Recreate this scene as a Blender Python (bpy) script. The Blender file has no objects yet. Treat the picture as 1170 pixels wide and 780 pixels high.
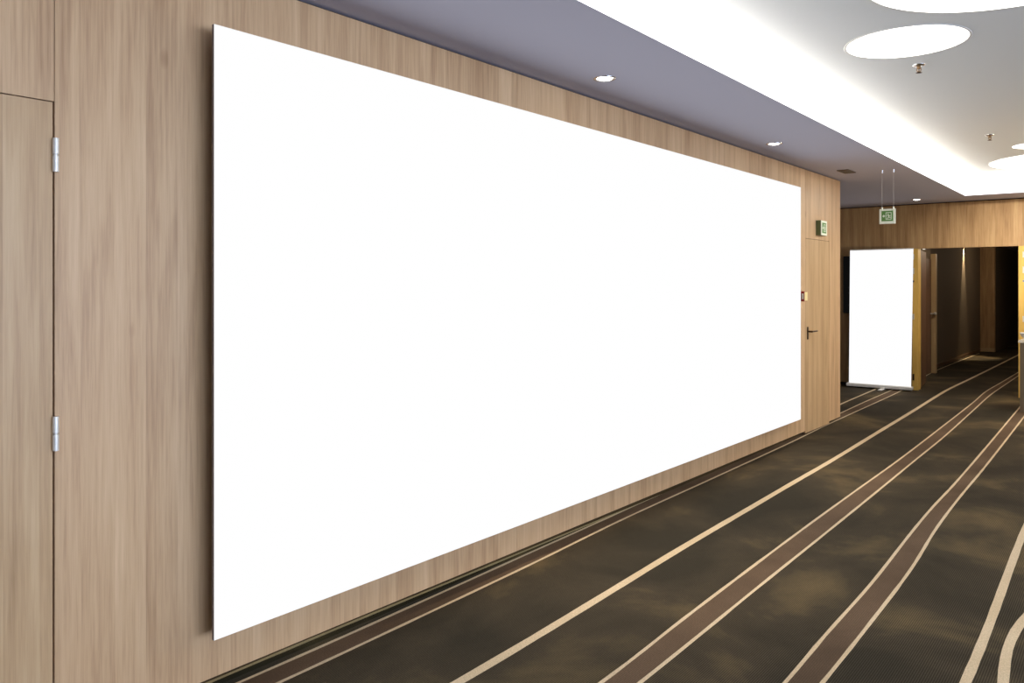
import bpy, bmesh, math, random
from mathutils import Vector, Matrix
random.seed(4)
sc = bpy.context.scene
COL = sc.collection
PI = math.pi

# ------------------------------------------------------------------ helpers
def lin(r, g, b):
    f = lambda v: (v/255/12.92) if v/255 <= .04045 else ((v/255+.055)/1.055)**2.4
    return (f(r), f(g), f(b), 1)

def box(bm, x0, x1, y0, y1, z0, z1, mi=0):
    v = [bm.verts.new(p) for p in ((x0,y0,z0),(x1,y0,z0),(x1,y1,z0),(x0,y1,z0),(x0,y0,z1),(x1,y0,z1),(x1,y1,z1),(x0,y1,z1))]
    for q in ((3,2,1,0),(4,5,6,7),(0,1,5,4),(1,2,6,5),(2,3,7,6),(3,0,4,7)):
        f = bm.faces.new([v[i] for i in q]); f.material_index = mi

def hexa(bm, bottom, z0, z1, mi=0, top=None):
    """a vertical prism over a ground outline (counter-clockwise)"""
    b = [bm.verts.new((x, y, z0)) for x, y in bottom]; t = [bm.verts.new((x, y, z1)) for x, y in (top or bottom)]
    n = len(b)
    bm.faces.new(b[::-1]).material_index = mi; bm.faces.new(t).material_index = mi
    for i in range(n):
        bm.faces.new((b[i], b[(i+1) % n], t[(i+1) % n], t[i])).material_index = mi

def tube(bm, p0, p1, r0, r1=None, n=16, caps=True):
    r1 = r0 if r1 is None else r1
    p0, p1 = Vector(p0), Vector(p1)
    d = (p1-p0).normalized()
    a = d.orthogonal().normalized(); b = d.cross(a)
    ra = [bm.verts.new(p0+(a*math.cos(2*PI*i/n)+b*math.sin(2*PI*i/n))*r0) for i in range(n)]
    rb = [bm.verts.new(p1+(a*math.cos(2*PI*i/n)+b*math.sin(2*PI*i/n))*r1) for i in range(n)]
    for i in range(n):
        f = bm.faces.new((ra[i], ra[(i+1) % n], rb[(i+1) % n], rb[i])); f.smooth = True
    if caps:
        for f in (bm.faces.new(ra[::-1]), bm.faces.new(rb)):
            for e in f.edges: e.smooth = False

def lathe(bm, prof, n=40, cx=0, cy=0):
    """profile of (r, z) pairs turned about the vertical through cx, cy"""
    rings = []
    for r, z in prof:
        if r < 1e-6: rings.append([bm.verts.new((cx, cy, z))])
        else: rings.append([bm.verts.new((cx+r*math.cos(2*PI*i/n), cy+r*math.sin(2*PI*i/n), z)) for i in range(n)])
    for A, B in zip(rings, rings[1:]):
        for i in range(n):
            j = (i+1) % n
            if len(A) == 1 and len(B) == 1: continue
            if len(A) == 1: f = bm.faces.new((A[0], B[j], B[i]))
            elif len(B) == 1: f = bm.faces.new((A[i], A[j], B[0]))
            else: f = bm.faces.new((A[i], A[j], B[j], B[i]))
            f.smooth = True

def poly(bm, pts, mi=0):
    f = bm.faces.new([bm.verts.new(p) for p in pts]); f.material_index = mi; return f

def obj(name, bm, mats, parent=None, bevel=0, recalc=True):
    if recalc: bmesh.ops.recalc_face_normals(bm, faces=bm.faces)
    me = bpy.data.meshes.new(name); bm.to_mesh(me); bm.free()
    for m in (mats if isinstance(mats, (list, tuple)) else [mats]): me.materials.append(m)
    o = bpy.data.objects.new(name, me); COL.objects.link(o)
    if parent: o.parent = parent
    if bevel:
        md = o.modifiers.new('bevel', 'BEVEL'); md.width = bevel; md.segments = 2; md.limit_method = 'ANGLE'
    return o

def struct(name, bm, mats, bevel=0, recalc=True):
    o = obj(name, bm, mats, None, bevel, recalc); o['kind'] = 'structure'; return o

def thing(name, label, cat, loc=(0,0,0), rotz=0, group=None):
    o = bpy.data.objects.new(name, None); COL.objects.link(o)
    o.location = loc; o.rotation_euler = (0, 0, rotz); o['label'] = label; o['category'] = cat
    o.empty_display_size = .1
    if group: o['group'] = group
    return o

def dup(root, loc, label, scale=None):
    r = root.copy(); COL.objects.link(r); r.location = loc; r['label'] = label
    if scale: r.scale = scale
    for ch in list(root.children):
        c = ch.copy(); COL.objects.link(c); c.parent = r
        for g in list(ch.children):
            d = g.copy(); COL.objects.link(d); d.parent = c
    return r

NB = bmesh.new

# ------------------------------------------------------------------ materials
def mat(name, col, rough=.5, metal=0, spec=.5):
    m = bpy.data.materials.new(name); m.use_nodes = True
    b = m.node_tree.nodes['Principled BSDF']
    b.inputs['Base Color'].default_value = col if len(col) == 4 else (*col, 1)
    b.inputs['Roughness'].default_value = rough; b.inputs['Metallic'].default_value = metal
    b.inputs['Specular IOR Level'].default_value = spec
    # a faint procedural unevenness
    nt = m.node_tree
    tc = nt.nodes.new('ShaderNodeTexCoord'); n = nt.nodes.new('ShaderNodeTexNoise'); n.inputs['Scale'].default_value = 35
    mr = nt.nodes.new('ShaderNodeMapRange'); mr.inputs[3].default_value = max(0, rough-.05); mr.inputs[4].default_value = min(1, rough+.05)
    nt.links.new(tc.outputs['Object'], n.inputs['Vector']); nt.links.new(n.outputs['Fac'], mr.inputs[0]); nt.links.new(mr.outputs[0], b.inputs['Roughness'])
    return m

def emit(name, col, strength):
    m = bpy.data.materials.new(name); m.use_nodes = True
    nt = m.node_tree; nt.nodes.clear()
    e = nt.nodes.new('ShaderNodeEmission'); o = nt.nodes.new('ShaderNodeOutputMaterial')
    e.inputs['Color'].default_value = col if len(col) == 4 else (*col, 1); e.inputs['Strength'].default_value = strength
    nt.links.new(e.outputs[0], o.inputs[0]); return m

def wood(name, light, mid, dark, rough=.42, stave=.115, contrast=1.0):
    """oak veneer with upright grain, in world metres; u runs along the wall, z up"""
    m = bpy.data.materials.new(name); m.use_nodes = True
    nt = m.node_tree; N = nt.nodes.new; L = nt.links.new
    b = nt.nodes['Principled BSDF']
    def math_(op, a, v=None, w=None):
        n = N('ShaderNodeMath'); n.operation = op
        for i, x in enumerate((a, v, w)):
            if x is None: continue
            if isinstance(x, (int, float)): n.inputs[i].default_value = x
            else: L(x, n.inputs[i])
        return n.outputs[0]
    g = N('ShaderNodeNewGeometry'); s = N('ShaderNodeSeparateXYZ'); L(g.outputs['Position'], s.inputs[0])
    u = math_('ADD', s.outputs['X'], s.outputs['Y']); z = s.outputs['Z']
    def vec(a, c, off=0.0):
        cb = N('ShaderNodeCombineXYZ'); L(a, cb.inputs[0]); L(c, cb.inputs[1]); cb.inputs[2].default_value = off; return cb.outputs[0]
    def noise(v, scale, detail=3, dist=0.0, rough_=.5):
        n = N('ShaderNodeTexNoise'); n.inputs['Scale'].default_value = scale; n.inputs['Detail'].default_value = detail
        n.inputs['Distortion'].default_value = dist; n.inputs['Roughness'].default_value = rough_
        L(v, n.inputs['Vector']); return n.outputs['Fac']
    # staves: each veneer leaf its own tone
    warp = noise(vec(math_('MULTIPLY', u, 1.3), math_('MULTIPLY', z, .05)), 1.0, 2)
    su = math_('ADD', math_('DIVIDE', u, stave), math_('MULTIPLY', warp, 1.1))
    fl = math_('FLOOR', su)
    wn = N('ShaderNodeTexWhiteNoise'); wn.noise_dimensions = '1D'; L(fl, wn.inputs['W'])
    tone = wn.outputs['Value']
    # broad figure, long streaks, fine pores
    off = math_('MULTIPLY', tone, 9.0)
    v1 = vec(math_('ADD', math_('MULTIPLY', u, 9.0), off), math_('MULTIPLY', z, .85))
    broad = noise(v1, 1.0, 4, .35)
    v2 = vec(math_('ADD', math_('MULTIPLY', u, 85.0), off), math_('MULTIPLY', z, 2.3))
    streak = noise(v2, 1.0, 3, .15)
    v3 = vec(math_('MULTIPLY', u, 420.0), math_('MULTIPLY', z, 9.0))
    pore = noise(v3, 1.0, 2)
    fac = math_('ADD', math_('MULTIPLY', math_('SUBTRACT', tone, .5), .11*contrast), math_('MULTIPLY', math_('SUBTRACT', broad, .5), .95*contrast))
    fac = math_('ADD', fac, math_('MULTIPLY', math_('SUBTRACT', streak, .5), .60*contrast))
    fac = math_('ADD', fac, math_('MULTIPLY', math_('SUBTRACT', pore, .5), .30*contrast))
    fac = math_('ADD', fac, .5)
    # occasional knots
    vk = N('ShaderNodeTexVoronoi'); vk.inputs['Scale'].default_value = 1.0; vk.feature = 'F1'
    L(vec(math_('MULTIPLY', u, 3.1), math_('MULTIPLY', z, 1.35), .3), vk.inputs['Vector'])
    knot = N('ShaderNodeMapRange'); knot.inputs[1].default_value = .0; knot.inputs[2].default_value = .07; knot.inputs[3].default_value = -.35; knot.inputs[4].default_value = 0
    L(vk.outputs['Distance'], knot.inputs[0])
    fac = math_('ADD', fac, knot.outputs[0])
    r = N('ShaderNodeValToRGB'); e = r.color_ramp.elements
    e[0].position = .12; e[0].color = dark; e[1].position = .88; e[1].color = light
    k = e.new(.5); k.color = mid
    L(fac, r.inputs['Fac']); L(r.outputs['Color'], b.inputs['Base Color'])
    b.inputs['Roughness'].default_value = rough; b.inputs['Specular IOR Level'].default_value = .35
    bp = N('ShaderNodeBump'); bp.inputs['Strength'].default_value = .06; bp.inputs['Distance'].default_value = .002
    L(streak, bp.inputs['Height']); L(bp.outputs[0], b.inputs['Normal'])
    return m

def carpet(name, lo, mid, hi, ribs=1.0):
    m = bpy.data.materials.new(name); m.use_nodes = True
    nt = m.node_tree; N = nt.nodes.new; L = nt.links.new; b = nt.nodes['Principled BSDF']
    g = N('ShaderNodeNewGeometry')
    n1 = N('ShaderNodeTexNoise'); n1.inputs['Scale'].default_value = 1.15; n1.inputs['Detail'].default_value = 5; n1.inputs['Roughness'].default_value = .55; n1.inputs['Distortion'].default_value = .4
    mp = N('ShaderNodeMapping'); mp.inputs['Scale'].default_value = (1.0, .8, 1); mp.inputs['Location'].default_value = (3.7, 1.9, 0)
    L(g.outputs['Position'], mp.inputs['Vector']); L(mp.outputs[0], n1.inputs['Vector'])
    r = N('ShaderNodeValToRGB'); e = r.color_ramp.elements
    e[0].position = .38; e[0].color = lo; e[1].position = .70; e[1].color = hi; k = e.new(.53); k.color = mid
    L(n1.outputs['Fac'], r.inputs['Fac'])
    n2 = N('ShaderNodeTexNoise'); n2.inputs['Scale'].default_value = 170; n2.inputs['Detail'].default_value = 2
    L(g.outputs['Position'], n2.inputs['Vector'])
    w = N('ShaderNodeTexWave'); w.wave_type = 'BANDS'; w.bands_direction = 'X'; w.inputs['Scale'].default_value = 34; w.inputs['Distortion'].default_value = .6; w.inputs['Detail Scale'].default_value = 6
    mp2 = N('ShaderNodeMapping'); mp2.inputs['Rotation'].default_value = (0, 0, math.radians(-.6))
    L(g.outputs['Position'], mp2.inputs['Vector']); L(mp2.outputs[0], w.inputs['Vector'])
    a = N('ShaderNodeMath'); a.operation = 'MULTIPLY_ADD'; a.inputs[1].default_value = .80*ribs; a.inputs[2].default_value = 1-.38*ribs; L(w.outputs['Fac'], a.inputs[0])
    c = N('ShaderNodeMath'); c.operation = 'MULTIPLY_ADD'; c.inputs[1].default_value = .9; c.inputs[2].default_value = .55; L(n2.outputs['Fac'], c.inputs[0])
    d = N('ShaderNodeMath'); d.operation = 'MULTIPLY'; L(a.outputs[0], d.inputs[0]); L(c.outputs[0], d.inputs[1])
    mx = N('ShaderNodeMix'); mx.data_type = 'RGBA'; mx.blend_type = 'MULTIPLY'; mx.inputs['Factor'].default_value = 1
    L(r.outputs['Color'], mx.inputs['A']); L(d.outputs[0], mx.inputs['B']); L(mx.outputs['Result'], b.inputs['Base Color'])
    b.inputs['Roughness'].default_value = .95; b.inputs['Specular IOR Level'].default_value = .08
    bp = N('ShaderNodeBump'); bp.inputs['Strength'].default_value = .25; bp.inputs['Distance'].default_value = .004
    L(n2.outputs['Fac'], bp.inputs['Height']); L(bp.outputs[0], b.inputs['Normal'])
    return m

OAK = wood('oak veneer', lin(217,185,144), lin(199,164,124), lin(160,124,88))
OAK_DOOR = wood('oak door veneer', lin(207,177,136), lin(190,157,116), lin(158,125,87))
OAK_FAR = wood('oak veneer far wall', lin(208,176,130), lin(184,148,104), lin(140,104,68))
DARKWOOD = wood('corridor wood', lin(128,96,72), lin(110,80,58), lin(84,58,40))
GOLDWOOD = wood('golden oak lipping', lin(240,204,118), lin(226,184,96), lin(196,152,72), contrast=.6)
PALEWOOD = wood('pale door casing', lin(206,180,138), lin(196,168,124), lin(176,146,104), contrast=.5)
BACK = mat('shadow gap', lin(34,30,28), .9)
DARKSEAM = mat('dark seam', lin(70,48,30), .9)
PLINTH = mat('dark polished plinth', (.62,.64,.52), .08, 1.0)
PAINT = mat('ceiling paint', (.53,.525,.63), .9, 0, .2)  # violet tint puts the cool daylight cast into the base colour
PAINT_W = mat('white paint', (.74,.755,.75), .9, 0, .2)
CARPET = carpet('carpet ground', lin(54,49,39), lin(68,60,47), lin(106,91,64))
BAND = carpet('carpet brown band', lin(86,70,55), lin(100,82,65), lin(112,92,73), .3)
STRIPE = carpet('carpet pale stripe', lin(204,182,148), lin(212,191,158), lin(218,199,168), .0)
CORRWALL = mat('corridor wall paint', lin(118,104,86), .8, 0, .2)
WHITE_E = emit('self-lit white face', (1,1,1), 1.0)  # emission, not a lamp: keeps blank panel and banner evenly bright white
EDGE = mat('panel edge', lin(120,110,108), .5)
PANELBACK = mat('panel back', lin(90,80,74), .8)
STEEL = mat('brushed steel', (.74,.71,.64), .42, .45)
DARKSTEEL = mat('dark bronze', lin(78,62,48), .35, .8)
CHROME = mat('chrome', (.8,.8,.8), .15, 1)
BRASS = mat('brass', lin(150,118,84), .35, .8)
ALU = mat('banner aluminium', (.92,.91,.88), .45, 0)
BLACK = mat('black gloss', lin(10,10,12), .15)
LAMP = emit('lamp diffuser', (1, .95, .87), 4.5)
BULB = emit('downlight bulb', (1, .95, .86), 9.0)
BULB_DIM = emit('small downlight bulb', (1, .95, .86), 1.6)
RIM = mat('lamp rim', lin(216,214,210), .5)
GREEN = mat('sign green', lin(98,146,72), .5)
SIGNWHITE = mat('sign white', lin(238,242,222), .4)
SIGNSIDE = mat('sign housing', lin(96,104,62), .5)
RED = mat('red plastic', lin(150,36,26), .4)
CREAM = mat('cream plastic', lin(244,226,164), .4)
VENT = mat('vent metal', lin(104,88,66), .6, .3)
STONE = mat('pale stone top', lin(214,208,196), .4)
GREYMETAL = mat('grey metal post', lin(120,108,92), .4, .5)
CHINA = mat('white china', lin(236,232,224), .25)
GLASSM = bpy.data.materials.new('window glass'); GLASSM.use_nodes = True
_b = GLASSM.node_tree.nodes['Principled BSDF']; _b.inputs['Transmission Weight'].default_value = 1; _b.inputs['Roughness'].default_value = 0; _b.inputs['IOR'].default_value = 1.45

D = 2.948            # main wall plane at x = -D
ZC = 2.878           # soffit
ZU = 3.15            # raised ceiling
YF = 13.62           # far wall
LX, FY, RX, NY = -2.0, 12.85, 2.6, -1.6   # ceiling well (left x is taken with a slight slant)

# ------------------------------------------------------------------ floor with woven stripes
def smooth(pts, step=.12):
    out = []
    P = [pts[0]] + pts + [pts[-1]]
    for i in range(1, len(P)-2):
        p0, p1, p2, p3 = (Vector(P[j]) for j in (i-1, i, i+1, i+2))
        n = max(2, int((p2-p1).length/step))
        for k in range(n):
            t = k/n
            # monotone-ish hermite on arc chunks
            m1 = (p2-p0)*((p2-p1).length/max(1e-6, (p2-p0).length)); m2 = (p3-p1)*((p2-p1).length/max(1e-6, (p3-p1).length))
            out.append(p1*(2*t**3-3*t**2+1)+m1*(t**3-2*t**2+t)+p2*(-2*t**3+3*t**2)+m2*(t**3-t**2))
    out.append(Vector(pts[-1]))
    return out

def ribbon(bm, pts, w, mi, z):
    L_ = smooth(pts); prev = None
    for i, p in enumerate(L_):
        t = (L_[min(i+1, len(L_)-1)]-L_[max(i-1, 0)]).normalized(); n = Vector((t.y, -t.x))
        j = random.uniform(-.0012, .0012)
        a = p - n*(w/2+j); b_ = p + n*(w/2+j)
        cur = (bm.verts.new((a.x, a.y, z)), bm.verts.new((b_.x, b_.y, z)))
        if prev:
            bm.faces.new((prev[0], prev[1], cur[1], cur[0])).material_index = mi
        prev = cur

def between(bm, A, B, mi, z):
    A, B = smooth(A), smooth(B); y0 = max(A[0].y, B[0].y); y1 = min(A[-1].y, B[-1].y)
    def at(Lp, y):
        for p, q in zip(Lp, Lp[1:]):
            if p.y <= y <= q.y: return p.x+(q.x-p.x)*(y-p.y)/max(1e-6, q.y-p.y)
        return Lp[-1].x
    n = 160; prev = None
    for i in range(n+1):
        y = y0+(y1-y0)*i/n
        cur = (bm.verts.new((at(A, y), y, z)), bm.verts.new((at(B, y), y, z)))
        if prev: bm.faces.new((prev[0], prev[1], cur[1], cur[0])).material_index = mi
        prev = cur

S0 = [(-3.20,8.0),(-3.339,11.353),(-3.395,13.188),(-3.40,13.5)]
S1 = [(-2.88,-2.5),(-2.893,0),(-2.906,1.868),(-2.912,2.451),(-2.945,3.824),(-2.960,4.493),(-2.982,5.265),(-3.03,7.5),(-3.09,10.0),(-3.105,10.539),(-3.143,11.752),(-3.169,13.171),(-3.18,13.5)]
S2 = [(-2.75,-2.5),(-2.765,0),(-2.778,1.969),(-2.792,2.7),(-2.823,3.799),(-2.862,4.654),(-2.878,5.374),(-2.886,6.064),(-2.923,8.175),(-2.960,9.33),(-2.978,10.119),(-3.033,13.163),(-3.08,13.9),(-3.20,15.9),(-3.25,17.2),(-3.27,22)]
S3 = [(-2.18,-2.5),(-2.195,0),(-2.211,2.43),(-2.22,2.946),(-2.243,3.665),(-2.272,4.549),(-2.294,5.704),(-2.309,6.458),(-2.328,7.67),(-2.378,9.425),(-2.430,11.351),(-2.490,13.206),(-2.508,14.123),(-2.495,15.988),(-2.485,19.041),(-2.481,21.374),(-2.47,27)]
S4 = [(-1.72,-2.5),(-1.735,0),(-1.757,2.875),(-1.781,3.564),(-1.803,4.487),(-1.822,5.48),(-1.836,6.622),(-1.850,8.081),(-1.902,10.447),(-1.960,12.749),(-2.008,14.078),(-1.995,15.745),(-1.985,17.552),(-1.97,27)]
S5 = [(-1.60,-2.5),(-1.615,0),(-1.632,2.878),(-1.641,3.452),(-1.655,4.125),(-1.675,5.403),(-1.699,6.732),(-1.727,8.079),(-1.757,9.627),(-1.835,11.938),(-1.893,13.68),(-1.903,15.044),(-1.905,16.887),(-1.89,27)]
S6 = [(-1.12,-2.5),(-1.14,0),(-1.172,3.247),(-1.186,3.787),(-1.198,4.625),(-1.242,5.767),(-1.262,6.483),(-1.27,7.288),(-1.310,9.126),(-1.390,12.292),(-1.42,13.5)]
S7 = [(-1.02,-2.5),(-1.035,0),(-1.053,3.34),(-1.060,3.989),(-1.082,4.991),(-1.132,5.931),(-1.160,6.92),(-1.178,8.179),(-1.253,11.6),(-1.30,13.5)]
S8 = [(-.55,-2.5),(-.575,0),(-.600,3.702),(-.609,4.228),(-.625,4.78),(-.645,5.383),(-.665,6.088),(-.71,8.5),(-.78,13.5)]
S9 = [(-.40,2.6),(-.440,3.3),(-.480,3.797),(-.502,4.042),(-.510,4.273),(-.497,4.548),(-.455,4.82),(-.37,5.1),(-.22,5.38),(.02,5.6),(.4,5.75),(1.0,5.85)]
S10 = [(.25,-2.5),(.28,2),(.2,6),(.1,10),(.0,13.5)]
S11 = [(.95,-2.5),(1.0,2),(.9,6),(.85,10),(.8,13.5)]
S12 = [(1.08,-2.5),(1.13,2),(1.03,6),(.98,10),(.93,13.5)]
bm = NB()
box(bm, -7.5, 6.2, -3.4, 27.0, -.10, 0, 0)
for A, B in ((S1, S2), (S4, S5), (S6, S7), (S11, S12)): between(bm, A, B, 1, .0006)
for P, w in ((S0,.030),(S1,.019),(S2,.019),(S3,.047),(S4,.018),(S5,.018),(S6,.018),(S7,.018),(S8,.041),(S9,.041),(S10,.042),(S11,.018),(S12,.018)):
    ribbon(bm, P, w, 2, .0011)
for f in bm.faces:
    if f.normal.z < 0 and f.material_index: f.normal_flip()
struct('floor', bm, [CARPET, BAND, STRIPE], recalc=False)

# ------------------------------------------------------------------ main oak wall with shadow gaps
ZT = 2.865; ZB = .043; G = .0022
D1 = (.27, 1.182, 2.238); D2 = (8.791, 9.60, 2.123)
bm = NB(); T = .022
def panel(y0, y1, z0, z1): box(bm, -D-T, -D, y0, y1, z0, z1)
panel(-3.4, D1[0]-.003, ZB, ZT)
panel(D1[0]-.003+.001, D1[1]-.0005, D1[2]+.004, ZT)
panel(D1[1]+.002, 3.748, ZB, ZT)
panel(3.7505, 6.315, ZB, ZT)
panel(6.3175, D2[0]-.0035, ZB, ZT)
panel(D2[0]-.002, D2[1]+.002, D2[2]+.004, ZT)
panel(D2[1]+.0035, 10.017, ZB, ZT)
# oak return at the end of the wall
box(bm, -D-.30, -D-T, 9.995, 10.017, ZB, ZT)
box(bm, -D-.28, -D-T-.001, -3.4, 9.994, ZB+.01, ZC, 1); box(bm, -D-.28, -3.021, -3.4, 9.994, 0, ZB+.01, 1)
struct('wall_left', bm, [OAK, BACK])
bm = NB(); hexa(bm, [(-3.02,-3.4),(-2.9495,-3.4),(-2.951,1.5),(-2.979,5.3),(-3.000,D2[0]-.01),(-3.02,D2[0]-.01)], 0, ZB+.006)
hexa(bm, [(-3.02,D2[1]+.01),(-3.000,D2[1]+.01),(-3.002,9.98),(-3.02,9.98)], 0, ZB+.006)
struct('baseboard_left', bm, PLINTH)

def door_leaf(n, y0, y1, z0, z1):
    bm = NB(); box(bm, -D-T+.001, -D, y0, y1, z0, z1)
    o = struct(n, bm, OAK_DOOR); return o
door1 = door_leaf('door_1', D1[0], D1[1]-.005, .02, D1[2])
for z0, z1 in ((2.0, 2.115), (1.047, 1.164)):
    bm = NB(); zm = (z0+z1)/2; x, y = -D+.0105, D1[1]+.001
    tube(bm, (x,y,z0), (x,y,zm-.003), .0105, n=24); tube(bm, (x,y,zm-.003), (x,y,zm+.003), .0065, n=24, caps=False)
    tube(bm, (x,y,zm-.0006), (x,y,zm+.0006), .0105, n=24); tube(bm, (x,y,zm+.003), (x,y,z1), .0105, n=24)
    obj('hinge', bm, STEEL, door1)
door2 = door_leaf('door_2', D2[0], D2[1], .018, D2[2])
bm = NB()
box(bm, -D, -D+.009, 8.830, 8.868, 1.03, 1.165)
obj('lock_plate', bm, DARKSTEEL, door2, .003)
bm = NB()
tube(bm, (-D+.008, 8.849, 1.115), (-D+.055, 8.849, 1.115), .010)
tube(bm, (-D+.052, 8.842, 1.115), (-D+.060, 8.985, 1.117), .0095, .008)
obj('door_handle', bm, DARKSTEEL, door2)

# ------------------------------------------------------------------ far wall, opening and corridor
OL, OR_, OZ = -2.93, -1.45, 2.185    # opening incl. jambs
ZFT = 2.862
bm = NB()
box(bm, -7.5, OL, YF, YF+.16, .05, ZFT)
box(bm, OL, -2.207, YF, YF+.16, OZ, ZFT); box(bm, -2.205, -1.20, YF, YF+.16, OZ, ZFT)
box(bm, OR_, -1.20, YF, YF+.16, .05, OZ); box(bm, -1.198, 6.2, YF, YF+.16, .05, ZFT)
box(bm, -7.5, OL, YF+.03, YF+.15, 0, .05, 1); box(bm, OR_, 6.2, YF+.03, YF+.15, 0, .05, 1)
box(bm, -7.5, 6.2, YF+.03, YF+.15, ZFT, ZC, 1)
struct('wall_far', bm, [OAK_FAR, BACK])
# golden jambs with hardware
for name, x0, x1, sx in (('trim_1', OL+.001, OL+.08, 1), ('trim_2', OR_-.08, OR_-.001, -1)):
    bm = NB()
    box(bm, x0, x1, YF-.004, YF+.19, 0, OZ-.001)
    t = struct(name, bm, GOLDWOOD)
    xo = x0+.016 if sx > 0 else x1-.016
    for zc, h, m in ((2.06,.085,STEEL),(1.84,.095,STEEL),(1.68,.03,CHROME),(1.135,.085,STEEL),(.20,.10,DARKSTEEL)):
        bm = NB(); box(bm, xo-.012, xo+.012, YF-.0075, YF-.0041, zc-h/2, zc+h/2); obj('hinge_plate', bm, m, t)
# two leaves standing open into the corridor
for name, xa, xb, sgn in (('door_3', -2.852, -2.975, -1), ('door_4', -1.528, -1.42, 1)):
    bm = NB(); th = .042*sgn
    pts = [(xa, YF+.195), (xb, YF+1.17), (xb+th, YF+1.17), (xa+th, YF+.195)]
    hexa(bm, pts, .012, OZ-.02)
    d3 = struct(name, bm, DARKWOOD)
# corridor
bm = NB()
box(bm, -3.40, -3.235, YF+.17, 16.48, 0, 2.60)
struct('wall_corridor_near', bm, CORRWALL)
bm = NB(); box(bm, -3.50, -3.355, 16.48, 22.7, 0, 2.60)
struct('wall_corridor_left', bm, CORRWALL)
bm = NB(); box(bm, -3.3549, -3.345, 16.60, 22.7, 0, .07); struct('baseboard_corridor', bm, DARKWOOD)
bm = NB(); box(bm, -3.50, -3.045, 22.7, 22.85, 0, 2.60); struct('wall_corridor_pier', bm, OAK_FAR)
bm = NB(); box(bm, -3.354, -3.04, 22.685, 22.6999, 0, .09); struct('baseboard_pier', bm, PALEWOOD)
bm = NB(); box(bm, -3.20, -3.05, 22.85, 26.9, 0, 2.60); struct('wall_corridor_deep', bm, CORRWALL)
bm = NB(); box(bm, -3.5, -.9, 26.9, 27.0, 0, 2.60); struct('wall_corridor_end', bm, CORRWALL)
bm = NB(); box(bm, -1.05, -.9, YF+.17, 26.9, 0, 2.60); struct('wall_corridor_right', bm, CORRWALL)
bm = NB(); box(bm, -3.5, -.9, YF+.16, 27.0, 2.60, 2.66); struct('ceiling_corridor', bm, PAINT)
# side door in the corridor with pale casing
bm = NB(); box(bm, -3.2349, -3.215, 15.52, 16.42, .02, 2.10)
d5 = struct('door_5', bm, DARKWOOD)
bm = NB(); box(bm, -3.26, -3.152, 16.4805, 16.60, 0, 2.20); struct('trim_3', bm, PALEWOOD)
bm = NB()
tube(bm, (-3.215, 16.36, 1.10), (-3.16, 16.36, 1.10), .012); tube(bm, (-3.165, 16.37, 1.10), (-3.165, 16.23, 1.10), .010)
lathe(bm, [(0,1.07),(.02,1.075),(.028,1.10),(.02,1.125),(0,1.13)], 16, -3.15, 16.44)
obj('door_handle', bm, STEEL, d5)

# ------------------------------------------------------------------ ceiling: soffit sheet, raised well with cove
bm = NB(); ts = .018
lx0, lx1 = -1.965, -2.085       # left lip runs very slightly askew
y_at = lambda y: lx0 + (lx1-lx0)*(y-NY)/(FY-NY)
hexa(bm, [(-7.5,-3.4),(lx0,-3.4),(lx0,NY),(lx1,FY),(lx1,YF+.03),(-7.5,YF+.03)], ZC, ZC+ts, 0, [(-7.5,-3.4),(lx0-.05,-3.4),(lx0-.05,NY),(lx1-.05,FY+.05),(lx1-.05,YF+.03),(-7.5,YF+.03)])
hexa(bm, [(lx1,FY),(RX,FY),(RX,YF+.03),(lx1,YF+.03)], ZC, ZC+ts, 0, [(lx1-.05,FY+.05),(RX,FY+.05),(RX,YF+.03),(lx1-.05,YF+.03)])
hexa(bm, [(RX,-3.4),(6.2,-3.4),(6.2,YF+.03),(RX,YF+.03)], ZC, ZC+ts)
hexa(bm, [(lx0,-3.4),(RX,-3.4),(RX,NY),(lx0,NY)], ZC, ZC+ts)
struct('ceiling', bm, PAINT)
bm = NB(); e = .34
box(bm, lx1-e, RX+e, NY-e, FY+e, ZU, ZU+.03)
box(bm, lx1-e-.02, lx1-e, NY-e, FY+e, ZC+ts, ZU); box(bm, RX+e, RX+e+.02, NY-e, FY+e, ZC+ts, ZU)
box(bm, lx1-e, RX+e, FY+e, FY+e+.02, ZC+ts, ZU); box(bm, lx1-e, RX+e, NY-e-.02, NY-e, ZC+ts, ZU)
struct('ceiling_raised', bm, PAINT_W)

# ------------------------------------------------------------------ right and back walls (behind the camera), windows
bm = NB()
box(bm, -D, 6.2, -3.55, -3.4, 0, ZC)
struct('wall_back', bm, PAINT_W)
bm = NB()
box(bm, 6.2, 6.35, -3.4, YF, 0, .25); box(bm, 6.2, 6.35, -3.4, YF, 2.6, ZC)
ys = [-3.4, -2.6, .6, 1.0, 4.2, 4.6, 7.8, 8.2, 11.4, YF]
for i in range(0, 10, 2): box(bm, 6.2, 6.35, ys[i], ys[i+1], .25, 2.6)
struct('wall_right', bm, PAINT_W)

# ------------------------------------------------------------------ big blank wall panel
bm = NB()
bx0, bx1, by0, by1, bz0, bz1 = -.014, .0, 1.716, 8.317, .2413, 2.6207
pn = thing('display_panel', 'huge blank white rectangular panel mounted on the oak wall', 'panel', (-D+.110, 0, 0))
poly(bm, [(.0,by0,bz0),(.0,by1,bz0),(.0,by1,bz1),(.0,by0,bz1)])
obj('self_lit_face', bm, WHITE_E, pn, recalc=False)
bm = NB(); box(bm, bx0, bx1-.0006, by0, by1, bz0, bz1); obj('panel_frame', bm, EDGE, pn)
bm = NB(); box(bm, -.1095, bx0-.0005, by0+.22, by1-.22, bz0+.20, bz1-.20); obj('mounting_frame', bm, PANELBACK, pn)

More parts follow.
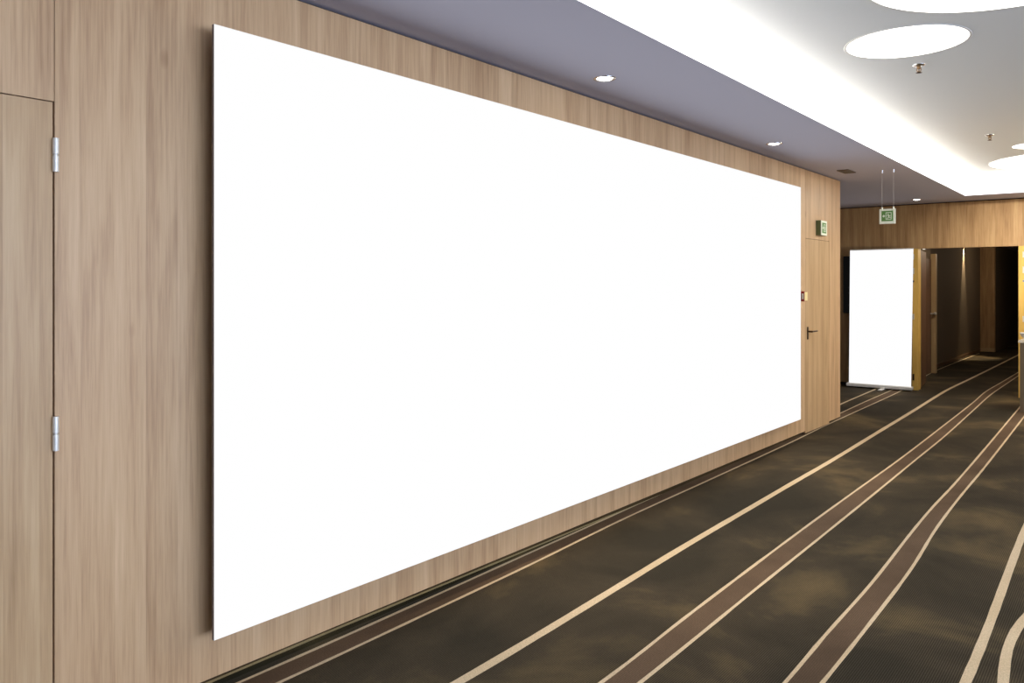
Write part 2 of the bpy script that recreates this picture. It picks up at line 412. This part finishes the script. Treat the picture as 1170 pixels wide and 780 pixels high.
# ------------------------------------------------------------------ roll-up banner by the far wall
yb = 13.42
rb = thing('roll_up_banner', 'tall blank white roll-up banner standing before the dark far wall', 'banner', (-3.355, yb, 0))
bm = NB(); X = lambda x: x+3.355
def ban(xa, xb, xc, xd, z0, z1, y): poly(bm, [(X(xa),y,z0),(X(xb),y,z0),(X(xc),y,z1),(X(xd),y,z1)])
ban(-3.815,-2.905,-2.872,-3.798,.055,2.172,0); obj('banner_sheet', bm, WHITE_E, rb, recalc=False)
bm = NB(); ban(-2.905,-3.815,-3.798,-2.872,.055,2.172,.0015); obj('banner_backing', bm, PANELBACK, rb, recalc=False)
bm = NB(); box(bm, X(-3.80), X(-2.87), -.006, .012, 2.172, 2.186); obj('top_rail', bm, ALU, rb, .002)
bm = NB(); box(bm, X(-3.845), X(-2.882), -.055, .055, .018, .07); obj('base_cassette', bm, ALU, rb, .012)
bm = NB(); box(bm, X(-3.33), X(-3.27), -.23, .10, .0012, .018); obj('foot', bm, ALU, rb, .006)
bm = NB(); tube(bm, (0, .02, .06), (0, .012, 2.176), .008, n=12); obj('support_pole', bm, STEEL, rb)

# dark screen on the far wall behind the banner
tv = thing('wall_screen', 'black flat panel on the far wall, mostly hidden behind the banner', 'screen', (-3.64, YF, 1.63))
bm = NB(); box(bm, -.31, .31, -.045, -.0005, -.46, .46); obj('housing', bm, BLACK, tv, .006)
bm = NB(); box(bm, -.295, .295, -.0475, -.0455, -.445, .445); obj('screen_face', bm, BLACK, tv)

# ------------------------------------------------------------------ signs
def pictogram(par, w, h, y):
    """green field with a door, a running figure and an arrow, facing -y, centred on the origin"""
    def flat(name, shapes, m, dy, p):
        b_ = NB()
        for s in shapes:
            A = [b_.verts.new((x*w, y-dy, z*h)) for x, z in s]; B = [b_.verts.new((x*w, y-dy+.0009, z*h)) for x, z in s]
            b_.faces.new(A); b_.faces.new(B[::-1])
            for i in range(len(A)): b_.faces.new((A[i], B[i], B[(i+1) % len(A)], A[(i+1) % len(A)]))
        return obj(name, b_, m, p)
    fld = flat('green_field', [[(-.36,-.34),(.36,-.34),(.36,.34),(-.36,.34)]], GREEN, .0008, par)
    t = .035
    door = [[(-.10,-.24),(-.10+t,-.24),(-.10+t,.24),(-.10,.24)], [(-.10,.24-t),(.26,.24-t),(.26,.24),(-.10,.24)], [(.26-t,-.24),(.26,-.24),(.26,.24),(.26-t,.24)], [(-.10,-.24),(.26,-.24),(.26,-.24+t),(-.10,-.24+t)]]
    flat('door_symbol', door, SIGNWHITE, .0018, fld)
    flat('arrow_symbol', [[(-.31,0),(-.20,-.11),(-.20,.11)], [(-.21,-.03),(-.13,-.03),(-.13,.03),(-.21,.03)]], SIGNWHITE, .0018, fld)
    head = [(.05+.035*math.cos(a*PI/5), .135+.035*math.sin(a*PI/5)) for a in range(10)]
    run = [head, [(.05,.09),(.115,.06),(.125,-.05),(.07,-.06)], [(.05,.09),(-.01,.04),(-.04,-.01),(-.02,-.02),(.02,.02),(.06,.05)], [(.11,.06),(.17,.0),(.20,.03),(.21,.01),(.17,-.04),(.11,.03)], [(.07,-.05),(.03,-.10),(-.02,-.19),(.01,-.20),(.07,-.12),(.11,-.06)], [(.09,-.05),(.14,-.09),(.21,-.11),(.215,-.14),(.13,-.125),(.08,-.08)]]
    flat('running_figure', run, SIGNWHITE, .0018, fld)
    return fld

hs = thing('exit_sign', 'green and white exit sign hanging on two thin wires from the ceiling', 'sign', (-2.284, 9.45, 2.374))
bm = NB(); box(bm, -.082, .082, 0, .012, -.085, .078); obj('sign_plate', bm, SIGNWHITE, hs, .002)
pictogram(hs, .164, .166, 0)
for x in (-.055, .062):
    bm = NB(); tube(bm, (x, .006, .09), (x, .006, ZC-2.374-.012), .0009, n=8); w = obj('hanging_wire', bm, ALU, hs)
    bm = NB(); box(bm, x-.006, x+.006, -.003, .015, .06, .098); obj('clip', bm, SIGNWHITE, w)
    bm = NB(); tube(bm, (x, .006, ZC-2.374-.03), (x, .006, ZC-2.374), .007, .012, n=12); obj('ceiling_hook', bm, CHROME, w)

ws = thing('exit_sign', 'small green exit sign box fixed on the oak wall above the flush door', 'sign', (-D, 9.225, 2.256), PI/2)
# local -y faces +x (into the room)
bm = NB(); box(bm, -.10, .10, -.055, -.0005, -.083, .083); obj('sign_housing', bm, SIGNSIDE, ws, .004)
bm = NB(); box(bm, -.098, .098, -.060, -.0552, -.081, .081); obj('sign_plate', bm, SIGNWHITE, ws)
pictogram(ws, .19, .17, -.060)

# ------------------------------------------------------------------ fire alarm call point
fa = thing('fire_alarm_switch', 'small red fire alarm call point on the oak wall at the panel edge', 'alarm', (-D, 8.57, 1.50))
bm = NB(); box(bm, .0005, .076, -.050, .050, -.053, .053); obj('housing', bm, RED, fa, .004)
bm = NB(); box(bm, .0762, .080, -.044, .044, -.047, .047); obj('front_plate', bm, CREAM, fa, .001)
bm = NB(); box(bm, .053, .070, -.0525, -.0502, -.030, .030); obj('side_label', bm, SIGNWHITE, fa)

# ------------------------------------------------------------------ ceiling fittings
def disc(name, label, x, y, r):
    t = thing(name, label, 'light', (x, y, ZU), 0, 'round lights in the raised ceiling')
    bm = NB(); lathe(bm, [(r+.016,0),(r+.016,-.003),(r+.012,-.005),(r+.004,-.005),(r,-.003),(r,0)], 96); obj('rim', bm, RIM, t)
    bm = NB(); lathe(bm, [(r-.0005,-.001),(r-.0005,-.003),(r*.5,-.004),(0,-.0045)], 96); obj('diffuser', bm, LAMP, t)
    return t
disc('ceiling_light', 'large round glowing ceiling light, cut by the top edge of the photo', -.507, 4.52, .685)
disc('ceiling_light', 'round glowing ceiling light directly beside the nearest sprinkler', -1.228, 5.54, .349)
disc('ceiling_light', 'large round ceiling light closest to the far wood wall', -.80, 11.90, .85)
disc('ceiling_light', 'smallest round ceiling light, just above the far large one', -1.0, 10.47, .235)

def downlight(label, x, y, z=ZC, s=1.0, bulb=BULB):
    t = thing('downlight', label, 'light', (x, y, z), 0, 'recessed downlights')
    bm = NB(); lathe(bm, [(.070*s,0),(.070*s,-.004),(.058*s,-.006),(.050*s,-.002),(.050*s,-.0005)], 40); obj('trim_ring', bm, CHROME, t)
    bm = NB(); lathe(bm, [(.049*s,-.0008),(.045*s,-.004),(.025*s,-.010),(0,-.013)], 32); obj('bulb', bm, bulb, t)
    return t
downlight('round recessed downlight in the bluish ceiling, nearest to the viewer', -2.628, 4.207)
downlight('round recessed downlight in the bluish ceiling near the far end of the white panel', -2.651, 7.077)
downlight('round recessed downlight near the far wood wall, right of the hanging sign', -2.728, 12.95)
downlight('tiny downlight under the wood header at the doorway corner', -2.78, YF+.06, OZ, .6, BULB_DIM)

def sprinkler(label, x, y):
    t = thing('sprinkler_head', label, 'sprinkler', (x, y, ZU), 0, 'sprinkler heads')
    bm = NB(); lathe(bm, [(.042,0),(.042,-.003),(.030,-.010),(.016,-.011),(.016,-.001)], 32); obj('escutcheon', bm, CHROME, t)
    bm = NB(); lathe(bm, [(0,-.002),(.013,-.002),(.013,-.022),(.009,-.026),(.009,-.03),(0,-.03)], 20)
    for s in (-1, 1):
        tube(bm, (s*.011, 0, -.02), (s*.014, 0, -.038), .003, n=8); tube(bm, (s*.014, 0, -.038), (s*.003, 0, -.054), .003, n=8)
    tube(bm, (0,0,-.03), (0,0,-.052), .0035, n=10); obj('body', bm, BRASS, t)
    bm = NB(); lathe(bm, [(0,-.053),(.020,-.054),(.021,-.057),(0,-.058)], 20); obj('deflector', bm, DARKSTEEL, t)
sprinkler('chrome and brass sprinkler head near the round light at top right', -1.283, 6.16)
sprinkler('smaller looking sprinkler head further off, before the far ceiling lights', -1.313, 9.468)

vt = thing('ceiling_vent', 'small dark rectangular ceiling vent near the end of the oak wall', 'vent', (-2.664, 9.28, ZC))
bm = NB(); box(bm, -.052, .052, -.145, .145, -.003, 0); obj('back_plate', bm, BACK, vt)
bm = NB()
for a in ((-.06,-.05,-.15,.15),(.05,.06,-.15,.15),(-.05,.05,-.15,-.14),(-.05,.05,.14,.15)): box(bm, *a, -.008, 0)
obj('frame', bm, VENT, vt)
for i in range(5):
    bm = NB(); x = -.04+.02*i; hexa(bm, [(x-.006,-.14),(x+.006,-.14),(x+.006,.14),(x-.006,.14)], -.007, -.0035); obj('slat', bm, VENT, vt)

# ------------------------------------------------------------------ service counter at the right edge
ct = thing('service_counter', 'wooden counter with grey posts and pale top at the right edge', 'counter', (-1.33, 12.08, 0))
bm = NB(); box(bm, -.03, .75, -.02, .52, .885, .915); obj('counter_top', bm, STONE, ct, .004)
for x in (-.012, .70):
    for y in (0, .46):
        bm = NB(); box(bm, x, x+.045, y, y+.045, .0012, .885); obj('post', bm, GREYMETAL, ct, .002)
bm = NB(); box(bm, .034, .70, .012, .035, .10, .885); obj('front_panel', bm, DARKWOOD, ct)
bm = NB(); box(bm, -.004, .018, .046, .46, .10, .885); obj('side_panel', bm, DARKWOOD, ct)
pl = thing('saucer_stack_bowl', 'white bowl standing on the counter at the right edge', 'bowl', (-1.255, 12.20, .915))
pl.name = 'serving_bowl'
bm = NB(); lathe(bm, [(0,0),(.045,0),(.05,.01),(.085,.05),(.105,.095),(.10,.095),(.08,.052),(.045,.016),(0,.014)], 36); obj('bowl_body', bm, CHINA, pl)

# ------------------------------------------------------------------ light
def area(name, loc, rot, sx, sy, power, col, spread=PI):
    l = bpy.data.lights.new(name, 'AREA'); l.shape = 'RECTANGLE'; l.size = sx; l.size_y = sy; l.energy = power; l.color = col; l.spread = spread
    o = bpy.data.objects.new(name, l); COL.objects.link(o); o.location = loc; o.rotation_euler = rot; return o
def spot(name, loc, power, col, ang, blend=.6, tgt=None, r=.03):
    l = bpy.data.lights.new(name, 'SPOT'); l.energy = power; l.color = col; l.spot_size = math.radians(ang); l.spot_blend = blend; l.shadow_soft_size = r
    o = bpy.data.objects.new(name, l); COL.objects.link(o); o.location = loc
    if tgt: o.rotation_euler = (Vector(tgt)-Vector(loc)).to_track_quat('-Z', 'Y').to_euler()
    return o
# daylight through the windows on the right and the glazed front behind
for i, yc in enumerate((-1.0, 2.4, 5.4)):
    area('window_daylight', (6.15, yc, 1.45), (0, PI/2, 0), 2.3, 3.1, (120, 120, 60)[i], (.62, .74, 1.0), math.radians(110))
# cove strips lying on the soffit behind its lip, shining up
area('cove_strip', (lx1-.14, (FY+NY)/2, ZC+.04), (PI, 0, 0), .10, FY-NY, 120, (1, .95, .84))
area('cove_strip', ((lx1+RX)/2, FY+.14, ZC+.04), (PI, 0, 0), RX-lx1, .10, 50, (1, .95, .84))
area('cove_strip', (RX+.14, (FY+NY)/2, ZC+.04), (PI, 0, 0), .10, FY-NY, 100, (1, .95, .84))
for x, y, p in ((-2.628,4.207,165), (-2.651,7.077,165), (-2.728,12.95,40)):
    spot('downlight_beam', (x, y, ZC-.02), p, (1, .82, .60), 72, 1.0)
# added fill spots beyond the right edge of the view, brightening the woodwork
spot('wall_fill', (.6, 10.2, ZU-.05), 820, (1, .95, .88), 40, 1.0, (-1.15, 13.62, 2.3), .08)
spot('wall_fill', (.4, 8.8, ZU-.05), 250, (.90, .97, 1), 62, 1.0, (-2.95, 8.9, 1.5), .15)
l = bpy.data.lights.new('side_fill', 'POINT'); l.energy = 190; l.color = (1, .82, .60); l.shadow_soft_size = .25  # added warm fill, out of view, lifting far ceiling and header
o = bpy.data.objects.new('side_fill', l); COL.objects.link(o); o.location = (1.2, 10.6, 1.4)
# dim corridor with one narrow wall washer
spot('corridor_washer', (-3.31, 20.5, 2.58), 380, (1, .80, .52), 40, .8, (-3.42, 20.5, 0), .01)
def point(name, loc, power, col, r):
    l = bpy.data.lights.new(name, 'POINT'); l.energy = power; l.color = col; l.shadow_soft_size = r
    o = bpy.data.objects.new(name, l); COL.objects.link(o); o.location = loc
point('corridor_fill', (-2.0, 15.3, 2.45), 34, (1, .84, .64), .12)  # added fill without a fixture, brightens the near corridor walls
point('corridor_fill', (-2.0, 20.9, 2.45), 18, (1, .80, .56), .12)  # second added fill, brightens the pier

w = bpy.data.worlds.new('World'); sc.world = w; w.use_nodes = True
bg = w.node_tree.nodes['Background']; bg.inputs[0].default_value = (1.0, .95, .92, 1); bg.inputs[1].default_value = .10

# ------------------------------------------------------------------ camera
cd = bpy.data.cameras.new('camera'); cam = bpy.data.objects.new('camera', cd); COL.objects.link(cam)
cd.sensor_fit = 'HORIZONTAL'; cd.sensor_width = 36; cd.lens = 921/1170*36; cd.shift_y = -63.5/1170; cd.clip_start = .05
cam.location = (0, 0, 1.61); cam.rotation_euler = (PI/2, 0, math.radians(38.5534))
sc.camera = cam
sc.view_settings.view_transform = 'Standard'; sc.view_settings.look = 'None'
sc.view_settings.exposure = 0; sc.view_settings.gamma = 1
sc.cycles.use_denoising = True
sc.cycles.max_bounces = 8; sc.cycles.diffuse_bounces = 5
